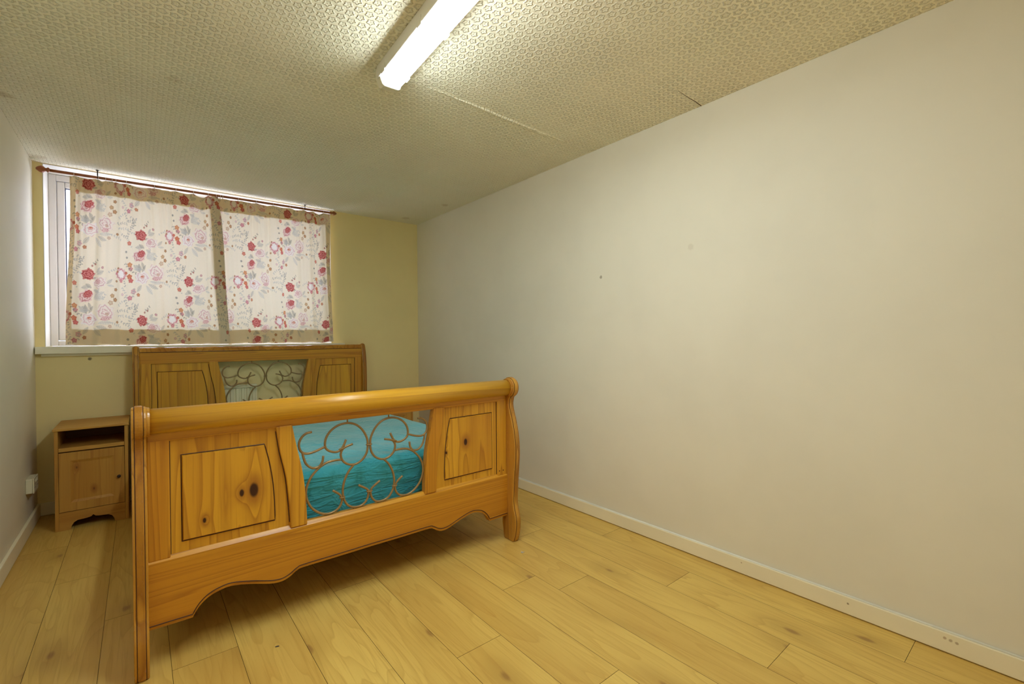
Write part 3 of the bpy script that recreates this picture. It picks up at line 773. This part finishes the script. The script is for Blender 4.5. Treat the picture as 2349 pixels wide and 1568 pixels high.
def board_parts(parent, dv, dz, knots_l, knots_r, shade):
    """stiles, raised panels, curved mullions and the iron grille: shared by both boards"""
    def tr(bm):
        bmesh.ops.translate(bm, verts=bm.verts[:], vec=(0, dv, dz)); return bm
    for sgn in (-1, 1):
        bm = NB(); a, b = sorted((sgn * U, sgn * 0.760)); box(bm, a, b, 0.0, 0.032, 0.385, 0.822)
        bp('stile', tr(bm), M_bed_v, parent, bevel=0.004)
        bm = NB(); A = [(sgn * x, z) for x, z in m_out]; B = [(sgn * x, z) for x, z in m_in]
        prism(bm, A + B[::-1], -0.006, 0.034)
        bp('mullion', tr(bm), M_bed_v, parent, bevel=0.004)
        # panel ground
        bm = NB(); A = [(sgn * (x - 0.004), z) for x, z in m_out]
        prism(bm, [(sgn * 0.765, 0.822)] + A + [(sgn * 0.765, 0.385)], 0.011, 0.024)
        kn = knots_l if sgn < 0 else knots_r
        mat = wood('bed_panel_pine', 'Z', knots=[(x, dv + 0.006, z + dz, r) for x, z, r in kn], rings=10.0, cross=7.5, along=0.38, lite=(0.78, 0.41, 0.032), mid=(0.64, 0.30, 0.022), shift=True)
        pn = bp('panel', tr(bm), mat, parent)
        # raised field with sloping edges
        fld = [(sgn * 0.724, 0.434), (sgn * 0.724, 0.755)] + [(sgn * x, z) for x, z in rf_in]
        c = Vector((sgn * 0.57, 0.59))
        bm = NB(); n = len(fld)
        outer = [bm.verts.new((x, 0.0112, z)) for x, z in fld]
        inner = [bm.verts.new((c.x + (x - c.x) * 0.975, 0.0035, c.y + (z - c.y) * 0.97)) for x, z in fld]
        bm.faces.new(inner)
        for i in range(n): bm.faces.new((outer[i], outer[(i + 1) % n], inner[(i + 1) % n], inner[i]))
        bm.faces.new(outer[::-1])
        bp('raised_field', tr(bm), mat, pn)
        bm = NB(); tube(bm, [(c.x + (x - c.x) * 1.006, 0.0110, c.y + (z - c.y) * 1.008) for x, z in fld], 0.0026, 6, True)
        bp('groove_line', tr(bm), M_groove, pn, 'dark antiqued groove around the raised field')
        # dark lines where the panel meets its frame
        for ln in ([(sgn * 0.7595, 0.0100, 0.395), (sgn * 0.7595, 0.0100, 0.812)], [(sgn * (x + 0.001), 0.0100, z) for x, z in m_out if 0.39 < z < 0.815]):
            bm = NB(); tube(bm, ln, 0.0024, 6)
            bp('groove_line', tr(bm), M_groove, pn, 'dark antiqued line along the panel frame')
    # ---- iron grille
    gr = bpy.data.objects.new('iron_grille', None); COL.objects.link(gr); gr.parent = bed
    gr.location = (0, dv + 0.015, 0.60 + dz); gr.empty_display_size = 0.05
    S = {
     'hook': [(-0.258, 0.777), (-0.28, 0.774), (-0.300, 0.759), (-0.311, 0.734), (-0.308, 0.708), (-0.295, 0.691), (-0.273, 0.685), (-0.243, 0.690), (-0.204, 0.703)],
     'upper': [(-0.0055, 0.678), (-0.009, 0.713), (-0.030, 0.755), (-0.062, 0.785), (-0.101, 0.797), (-0.142, 0.792), (-0.177, 0.771), (-0.198, 0.740), (-0.202, 0.706), (-0.190, 0.686), (-0.162, 0.673), (-0.137, 0.676), (-0.121, 0.694), (-0.108, 0.722)],
     'lower': [(-0.0055, 0.690), (-0.007, 0.666), (-0.014, 0.641), (-0.035, 0.615), (-0.068, 0.601), (-0.100, 0.607), (-0.124, 0.627), (-0.133, 0.654), (-0.127, 0.676), (-0.112, 0.688), (-0.078, 0.697)],
     'tail': [(-0.297, 0.692), (-0.293, 0.669), (-0.282, 0.640), (-0.259, 0.619), (-0.232, 0.618), (-0.215, 0.637), (-0.210, 0.664)],
     'loop': [(-0.132, 0.634), (-0.163, 0.635), (-0.199, 0.630), (-0.235, 0.609), (-0.267, 0.573), (-0.284, 0.528), (-0.282, 0.488), (-0.264, 0.447), (-0.232, 0.416), (-0.196, 0.401), (-0.159, 0.406), (-0.137, 0.426), (-0.130, 0.453), (-0.140, 0.476), (-0.170, 0.500)],
     'foot': [(-0.072, 0.602), (-0.100, 0.570), (-0.119, 0.530), (-0.126, 0.487), (-0.120, 0.448), (-0.101, 0.417), (-0.073, 0.402), (-0.037, 0.403), (-0.014, 0.423), (-0.0055, 0.450), (-0.011, 0.472), (-0.052, 0.500)]}
    for sgn in (-1, 1):
        for nm, pts in S.items():
            bm = NB(); sm_ = catmull([(-sgn * x, 0.0, z - 0.60) for x, z in pts], 5)
            tube(bm, sm_, 0.0052, 10)
            o = obj('scroll', bm, M_iron, gr, smooth=True)
        for (cx, cz, a) in ((-0.128, 0.684, .3), (-0.128, 0.460, 0)):
            bm = NB(); q = -sgn * cx
            tube(bm, [(q + 0.0115 * math.cos(t), 0.0075 * math.sin(t), cz - 0.60 + a * 0.012 * math.cos(t) * -sgn) for t in [2 * math.pi * k / 16 for k in range(16)]], 0.0028, 8, True)
            obj('collar', bm, M_iron, gr, smooth=True)
    for cz in (0.683, 0.461):
        bm = NB(); tube(bm, [(0.0125 * math.cos(t), 0.008 * math.sin(t), cz - 0.60) for t in [2 * math.pi * k / 16 for k in range(16)]], 0.003, 8, True)
        obj('collar', bm, M_iron, gr, smooth=True)
    for px, pa, pb in ((-0.101, 0.197, 0.226), (0.101, 0.197, 0.226), (-0.072, -0.198, -0.215), (0.072, -0.198, -0.215)):
        bm = NB(); tube(bm, [(px, 0, pa), (px, 0, pb)], 0.0035, 8)
        obj('fixing_pin', bm, M_iron, gr, smooth=True)
    if shade: gr['label'] = shade
    return gr

fb = empty('footboard'); fb.parent = bed
hb = empty('headboard'); hb.parent = bed
def fbp(*a, **k): return bp(*a, parent=fb, **k)
g1 = board_parts(fb, 0.0, 0.0, [(-0.487, 0.575, 0.021), (-0.53, 0.572, 0.011), (-0.655, 0.495, 0.008)], [(0.541, 0.615, 0.014), (0.42, 0.575, 0.006)], 'scrolled bronze ironwork in the footboard')
HV, HZ = 2.205, 0.197
g2 = board_parts(hb, HV, HZ, [(-0.79, 0.62, 0.012)], [(0.79, 0.70, 0.006)], 'scrolled dark ironwork in the headboard')

# foot rail with the shaped apron
bm = NB(); strip(bm, [(x, z + 0.0135) for x, z in apr], [(x, 0.380) for x, z in apr], -0.004, 0.030)
prism(bm, [(-0.004, 0.380), (0.030, 0.380), (0.030, 0.3945), (0.0115, 0.3945), (0.009, 0.3935)], -U, U, 'YZ')
bmesh.ops.remove_doubles(bm, verts=bm.verts[:], dist=0.0002)
fbp('bottom_rail', bm, M_bed_h)
bm = NB(); strip(bm, apr, [(x, z + 0.0140) for x, z in apr], -0.0015, 0.030)
fbp('apron_edge', bm, M_bed_h)
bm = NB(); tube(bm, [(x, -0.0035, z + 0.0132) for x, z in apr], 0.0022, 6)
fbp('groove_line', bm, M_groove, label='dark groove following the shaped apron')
# top rail + roll
bm = NB(); box(bm, -U, U, 0.0, 0.032, 0.815, 0.875); fbp('top_rail', bm, M_bed_h, bevel=0.004)
ROLL_V, ROLL_Z = -0.008, 0.893
bm = NB(); lathe(bm, [(-U + 0.004, 0.046), (U - 0.004, 0.046)], 'X', (0, ROLL_V, ROLL_Z), 48)
o = fbp('roll', bm, M_bed_roll, smooth=False)
for p in o.data.polygons: p.use_smooth = abs(p.normal.x) < 0.5
# posts: S-shaped side profile
def post_profile():
    front = [(-0.052, 0.0), (-0.066, 0.035), (-0.076, 0.09), (-0.076, 0.14), (-0.062, 0.19), (-0.054, 0.235), (-0.060, 0.34), (-0.070, 0.44), (-0.076, 0.53), (-0.068, 0.62), (-0.048, 0.70), (-0.026, 0.765), (-0.020, 0.80), (-0.028, 0.834)]
    f = [(p.x, p.y) for p in catmull([(a, b, 0) for a, b in front], 4)]
    disc = [(ROLL_V - 0.006 + 0.056 * math.sin(t), ROLL_Z + 0.001 - 0.056 * math.cos(t)) for t in np.linspace(-0.35, -2 * math.pi + 0.75, 30)]
    back = [(0.034, 0.80), (0.036, 0.55), (0.036, 0.24), (0.044, 0.16), (0.046, 0.09), (0.034, 0.02), (0.026, 0.0)]
    return f + disc + back
pp = post_profile()
def grow(poly, d):
    n = len(poly); out = []
    area = sum(poly[i][0] * poly[(i + 1) % n][1] - poly[(i + 1) % n][0] * poly[i][1] for i in range(n)); s = 1 if area > 0 else -1
    for i in range(n):
        a, b, c = Vector(poly[i - 1]), Vector(poly[i]), Vector(poly[(i + 1) % n])
        t = (c - a); t.normalize(); nr = Vector((t.y, -t.x)) * s
        out.append((b.x + nr.x * d, max(0.0, b.y + nr.y * d)))
    return out
def make_post(prof, sgn, parent, dv=0.0, th=0.042, x_in=U):
    x0, x1 = sgn * (x_in - 0.0005), sgn * (x_in - 0.0005 + th); a, b = sorted((x0, x1))
    pr = [(v + dv, z) for v, z in prof]
    bm = NB(); prism(bm, pr, a, b, 'YZ')
    po = bp('post', bm, M_bed_post, parent, bevel=0.005, segs=3, angle=50)
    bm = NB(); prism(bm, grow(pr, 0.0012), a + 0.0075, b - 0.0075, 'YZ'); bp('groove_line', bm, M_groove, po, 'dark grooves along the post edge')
    bm = NB(); prism(bm, grow(pr, 0.0040), a + 0.0095, b - 0.0095, 'YZ'); bp('post_moulding', bm, M_bed_post, po, bevel=0.003, angle=50)
    # scroll boss on the inner side
    return po
for sgn in (-1, 1):
    po = make_post(pp, sgn, fb)
    bm = NB(); s_ = sgn
    lathe(bm, [(s_ * (U - 0.010), 0.0475), (s_ * (U - 0.010), 0.051), (s_ * (U - 0.004), 0.053), (s_ * (U + 0.001), 0.053)], 'X', (0, ROLL_V - 0.002, ROLL_Z), 40)
    bp('scroll_collar', bm, M_bed_post, po)
# two dark screw plugs on the right stile
for dx in (0.772, 0.800):
    bm = NB(); lathe(bm, [(-0.0012, 0.0035), (0.002, 0.0035)], 'Y', (dx, 0.0, 0.412), 12)
    fbp('screw_plug', bm, M_groove, label='dark screw plug low on the right stile')

# headboard rails, roll and posts
bm = NB(); box(bm, -U, U, HV, HV + 0.030, 1.012, 1.098); bp('top_rail', bm, M_bed_h, hb, bevel=0.003)
hp_roll = [(HV - 0.002, 1.101), (HV + 0.004, 1.112), (HV + 0.012, 1.124), (HV + 0.024, 1.133), (HV + 0.038, 1.136), (HV + 0.044, 1.130), (HV + 0.044, 1.112), (HV + 0.036, 1.101)]
bm = NB(); prism(bm, hp_roll, -U + 0.002, U - 0.002, 'YZ'); bp('roll', bm, M_bed_post, hb, bevel=0.002)
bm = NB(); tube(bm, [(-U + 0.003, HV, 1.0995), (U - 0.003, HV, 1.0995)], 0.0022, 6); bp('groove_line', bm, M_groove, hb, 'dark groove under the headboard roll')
bm = NB(); box(bm, -U, U, HV, HV + 0.030, 0.07, 0.590); bp('bottom_rail', bm, M_bed_h, hb, bevel=0.004)  # unseen lower part, extended near the floor to block window light under the bed
hprof = [(p.x, p.y) for p in catmull([(-0.018, 0.0, 0), (-0.03, 0.1, 0), (-0.016, 0.25, 0), (-0.022, 0.5, 0), (-0.030, 0.72, 0), (-0.030, 0.86, 0), (-0.024, 0.96, 0), (-0.012, 1.05, 0), (0.004, 1.11, 0), (0.018, 1.134, 0), (0.034, 1.141, 0), (0.048, 1.132, 0), (0.052, 1.11, 0)], 4)] + [(0.050, 0.9), (0.045, 0.5), (0.045, 0.0)]
for sgn in (-1, 1): make_post(hprof, sgn, hb, dv=HV, th=0.040)
# side rails and slat deck
for sgn in (-1, 1):
    bm = NB(); a, b = sorted((sgn * 0.790, sgn * 0.816)); box(bm, a, b, 0.031, HV - 0.001, 0.13, 0.395)  # hidden rail made deeper to keep side light off the floor beneath
    bp('side_rail', bm, wood('bed_pine_side_rail', 'Y') if sgn < 0 else bpy.data.materials['bed_pine_side_rail'], bed, bevel=0.004)
for k in range(13):
    y_ = 0.034 if k == 0 else 0.10 + k * 0.16  # first slat widened to stop lamp light falling through the footboard gap
    bm = NB(); box(bm, -0.788, 0.788, y_, 0.245 if k == 0 else y_ + 0.07, 0.282, 0.300); bp('slat', bm, M_bed_h, bed)

# ================================================================== MATTRESS in its turquoise sheet
def mattress():
    x0, x1, y0, y1, z0, z1, r = -0.775, 0.775, 0.150, 2.150, 0.301, 0.572, 0.045
    nx, ny, nz = 120, 150, 26
    bm = NB()
    rg = np.random.default_rng(2)
    def wr(u, v, k):          # long slack folds running round the mattress side
        return 0.35 * (0.0035 * math.sin(62 * v + 2.2 * math.sin(5.1 * u + k)) * (0.5 + 0.5 * math.sin(2.3 * u + 1.3 * k))
                + 0.0025 * math.sin(118 * v + 3.0 * math.sin(3.3 * u - k) + 4 * u) + 0.0015 * math.sin(31 * u + 9 * v))
    def P(x, y, z):
        cx = min(max(x, x0 + r), x1 - r); cy = min(max(y, y0 + r), y1 - r); cz = min(max(z, z0 + r), z1 - r)
        d = Vector((x - cx, y - cy, z - cz)); L = d.length
        if L > 1e-6: d = d * (r / L)
        p = Vector((cx, cy, cz)) + d
        if y <= y0 + 1e-6: p.y += wr(x, z, 0.0) * min(1, max(0, (z1 - z) / 0.05)) - 0.006 * math.sin(math.pi * (z - z0) / (z1 - z0))
        elif abs(x - x0) < 1e-6 or abs(x - x1) < 1e-6: p.x += wr(y, z, 1.0) * min(1, max(0, (z1 - z) / 0.05)) * (1 if x < 0 else -1)
        if z >= z1 - 1e-6: p.z += 0.003 * math.sin(7 * x + 2 * y) + 0.0018 * math.sin(19 * y + 5 * x) - 0.0 
        return p
    def grid(f, n, m):
        vs = [[bm.verts.new(f(i / n, j / m)) for i in range(n + 1)] for j in range(m + 1)]
        for j in range(m):
            for i in range(n): bm.faces.new((vs[j][i], vs[j][i + 1], vs[j + 1][i + 1], vs[j + 1][i]))
    L = lambda a, b, t: a + (b - a) * t
    grid(lambda s, t: P(L(x0, x1, s), L(y0, y1, t), z1), nx, ny); grid(lambda s, t: P(L(x0, x1, s), L(y0, y1, t), z0), 30, 40)
    grid(lambda s, t: P(L(x0, x1, s), y0, L(z0, z1, t)), 260, 60); grid(lambda s, t: P(L(x0, x1, s), y1, L(z0, z1, t)), 60, nz)
    grid(lambda s, t: P(x0, L(y0, y1, s), L(z0, z1, t)), 160, nz); grid(lambda s, t: P(x1, L(y0, y1, s), L(z0, z1, t)), 160, nz)
    bmesh.ops.remove_doubles(bm, verts=bm.verts[:], dist=0.0006)
    o = obj('mattress', bm, M_sheet, smooth=True)
    o.matrix_world = Matrix.Translation((0.843, 2.100, 0)) @ Matrix.Rotation(R(0.35), 4, 'Z')
    setp(o, 'double mattress in a wrinkled turquoise fitted sheet on the pine bed', 'mattress')
mattress()

# ================================================================== NIGHTSTANDS
def nightstand(x0, x1, y0, y1, H, label):
    W, D = x1 - x0, y1 - y0; t = 0.018
    ns = empty('nightstand', ((x0 + x1) / 2, (y0 + y1) / 2, 0)); setp(ns, label, 'bedside table', 'pine bedside tables beside the bed')
    hw, hd = W / 2, D / 2
    def q(name, bm, mat, parent=ns, **k): return obj(name, bm, mat, parent, **k)
    bm = NB(); box(bm, -hw - 0.006, hw + 0.006, -hd - 0.010, hd, H - 0.015, H); q('top', bm, M_stand, bevel=0.003)
    for s in (-1, 1):
        bm = NB(); a, b = sorted((s * hw, s * (hw - t))); box(bm, a, b, -hd, hd - 0.002, 0, H - 0.0155); q('side_panel', bm, M_stand_v, bevel=0.002)
    i = hw - t - 0.0004
    bm = NB(); box(bm, -i, i, -hd + 0.004, hd - 0.012, H * 0.768, H * 0.768 + 0.024); q('shelf', bm, M_stand, bevel=0.002)
    bm = NB(); box(bm, -i, i, -hd + 0.02, hd - 0.012, 0.098, 0.112); q('bottom_shelf', bm, M_stand)
    bm = NB(); box(bm, -i, i, hd - 0.010, hd - 0.003, 0.06, H - 0.016); q('back_panel', bm, M_stand_in)
    # plinth with a shaped arch
    zt = 0.113
    arch = [(-0.108, 0.0), (-0.104, 0.022), (-0.092, 0.043), (-0.074, 0.053), (-0.03, 0.056), (-0.010, 0.060), (0.0, 0.072), (0.010, 0.060), (0.03, 0.056), (0.074, 0.053), (0.092, 0.043), (0.104, 0.022), (0.108, 0.0)]
    k = W / 0.36
    lower = [(-i, 0.0005)] + [(x * k, max(z, 0.0005)) for x, z in arch] + [(i, 0.0005)]
    bm = NB(); strip(bm, lower, [(x, zt) for x, z in lower], -hd + 0.001, -hd + 0.017); q('plinth', bm, M_stand)
    # door: frame with a bevelled sunk panel
    d0, d1 = 0.1165, H * 0.768 - 0.006
    dx = i - 0.0015
    bm = NB(); fw = 0.052
    box(bm, -dx, -dx + fw, -hd + 0.001, -hd + 0.019, d0, d1); box(bm, dx - fw, dx, -hd + 0.001, -hd + 0.019, d0, d1)
    box(bm, -dx + fw, dx - fw, -hd + 0.001, -hd + 0.019, d0, d0 + fw); box(bm, -dx + fw, dx - fw, -hd + 0.001, -hd + 0.019, d1 - fw, d1)
    dr = q('door', bm, M_stand_v)
    bm = NB(); a = fw - 0.001; b = fw + 0.016
    O = [bm.verts.new(p) for p in ((-dx + a, -hd + 0.001, d0 + a), (dx - a, -hd + 0.001, d0 + a), (dx - a, -hd + 0.001, d1 - a), (-dx + a, -hd + 0.001, d1 - a))]
    I = [bm.verts.new(p) for p in ((-dx + b, -hd + 0.007, d0 + b), (dx - b, -hd + 0.007, d0 + b), (dx - b, -hd + 0.007, d1 - b), (-dx + b, -hd + 0.007, d1 - b))]
    Bk = [bm.verts.new((v.co.x, -hd + 0.016, v.co.z)) for v in O]
    bm.faces.new(I); bm.faces.new(Bk[::-1])
    for j in range(4):
        bm.faces.new((O[j], O[(j + 1) % 4], I[(j + 1) % 4], I[j])); bm.faces.new((O[j], Bk[j], Bk[(j + 1) % 4], O[(j + 1) % 4]))
    mat = wood('nightstand_door_pine', 'Z', lite=(0.64, 0.36, 0.070), mid=(0.54, 0.27, 0.044), dark=(0.33, 0.12, 0.020), rough=0.42, spread=0.85, knots=[(0.005, -hd, 0.235, 0.010), (-0.075, -hd, 0.385, 0.010)])
    q('door_panel', bm, mat, dr)
    bm = NB(); lathe(bm, [(0.0, 0.005), (-0.006, 0.005), (-0.012, 0.010), (-0.018, 0.010), (-0.021, 0.006)], 'Y', (dx - 0.028, -hd + 0.001, d0 + 0.178), 16)
    q('knob', bm, M_knob, dr, smooth=True)
    return ns
nightstand(-0.414, -0.062, 3.992, 4.416, 0.640, 'pine bedside table with open shelf and door between bed and left wall')
nightstand(1.750, 2.052, 4.040, 4.416, 0.674, 'pine bedside table mostly hidden behind the bed by the right wall')

# ================================================================== WALL SOCKET
so = empty('wall_socket', (XL, 4.088, 0.302)); setp(so, 'cream double socket outlet low on the left wall near the bedside table', 'socket')
bm = NB(); box(bm, 0.0005, 0.030, -0.073, 0.073, -0.044, 0.044); obj('back_box', bm, M_socket, so, bevel=0.004)
bm = NB(); box(bm, 0.0305, 0.038, -0.074, 0.074, -0.045, 0.045); fp = obj('faceplate', bm, M_socket, so, bevel=0.003)
for s in (-1, 1):
    bm = NB(); box(bm, 0.0375, 0.0415, s * 0.020 - 0.008, s * 0.020 + 0.008, 0.016, 0.034); obj('switch', bm, M_socket, fp, bevel=0.002)
    for d, hw_, za, zb_ in ((0, 0.0025, 0.004, 0.014), (-0.011, 0.004, -0.016, -0.011), (0.011, 0.004, -0.016, -0.011)):
        bm = NB(); box(bm, 0.0378, 0.0386, s * 0.044 + d - hw_, s * 0.044 + d + hw_, za, zb_); obj('pin_hole', bm, M_gasket, fp)

# ================================================================== CEILING LIGHT
ang = -math.atan(0.045)
LL = 1.50
lt = empty('ceiling_light', (0.896, 1.995, HC), ang)      # origin at the far end; runs towards -Y
setp(lt, 'long fluorescent batten light with glowing white diffuser on the ceiling', 'ceiling light')
bm = NB(); box(bm, -0.058, 0.058, -LL + 0.03, -0.03, -0.056, -0.0005); obj('tray', bm, M_tray, lt, bevel=0.004)
sec = [(-0.038, -0.0565), (-0.038, -0.078), (-0.034, -0.086), (-0.027, -0.090), (0.027, -0.090), (0.034, -0.086), (0.038, -0.078), (0.038, -0.0565)]
bm = NB(); prism(bm, sec, -LL + 0.060, -0.060, 'XZ'); obj('diffuser', bm, M_diff, lt)
capsec = [(-0.058, -0.0008), (-0.057, -0.048), (-0.047, -0.074), (-0.042, -0.086), (-0.032, -0.092), (0.032, -0.092), (0.042, -0.086), (0.047, -0.074), (0.057, -0.048), (0.058, -0.0008)]
for y0, y1, tp in ((-0.060, 0.0, 1), (-LL, -LL + 0.060, -1)):
    bm = NB(); prism(bm, capsec, y0, y1, 'XZ')
    for v in bm.verts:
        end = (v.co.y > -0.001) if tp > 0 else (v.co.y < -LL + 0.001)
        if end: v.co.x *= 0.90; v.co.z = min(-0.0008, v.co.z * 0.86)
    obj('end_cap', bm, M_cap, lt, bevel=0.005)
for xa in (-0.030, -0.016):
    bm = NB(); box(bm, xa, xa + 0.008, 0.0, 0.014, -0.085, -0.045); obj('cap_lug', bm, M_cap, lt, bevel=0.003)
for yc in (-0.11, -0.47, -0.95, -1.36):
    for s in (-1, 1):
        bm = NB(); a, b = sorted((s * 0.0385, s * 0.060)); box(bm, a, b, yc - 0.018, yc + 0.018, -0.064, -0.030); obj('clip', bm, M_tray, lt, bevel=0.002)

# ================================================================== SCRAPS ON THE FLOOR
def scrap(name, x, y, r, mat, label, cat, seed):
    bm = NB(); g = random.Random(seed)
    for k in range(3):
        a = g.uniform(0, 6.28); pts = []
        for i in range(7):
            t = i / 6; pts.append((r * (t - .5) * 2 * math.cos(a) + g.uniform(-r, r) * .35, r * (t - .5) * 2 * math.sin(a) + g.uniform(-r, r) * .35, 0.0012 + g.uniform(0, r * .25)))
        tube(bm, catmull(pts, 3), 0.0011, 5)
    o = obj(name, bm, mat, smooth=True); o.location = (x, y, 0.0); setp(o, label, cat)
M_lint = plain('grey_lint', (0.62, 0.58, 0.52), 0.9)
M_bit = plain('dark_crumb', (0.07, 0.06, 0.06), 0.8)
scrap('lint_scrap', 1.625, 1.918, 0.010, M_lint, 'tiny grey scrap of lint on the floor near the right foot of the bed', 'lint', 1)
scrap('dirt_crumb', 0.401, 1.938, 0.006, M_bit, 'tiny dark crumb on the floor in front of the footboard', 'crumb', 2)
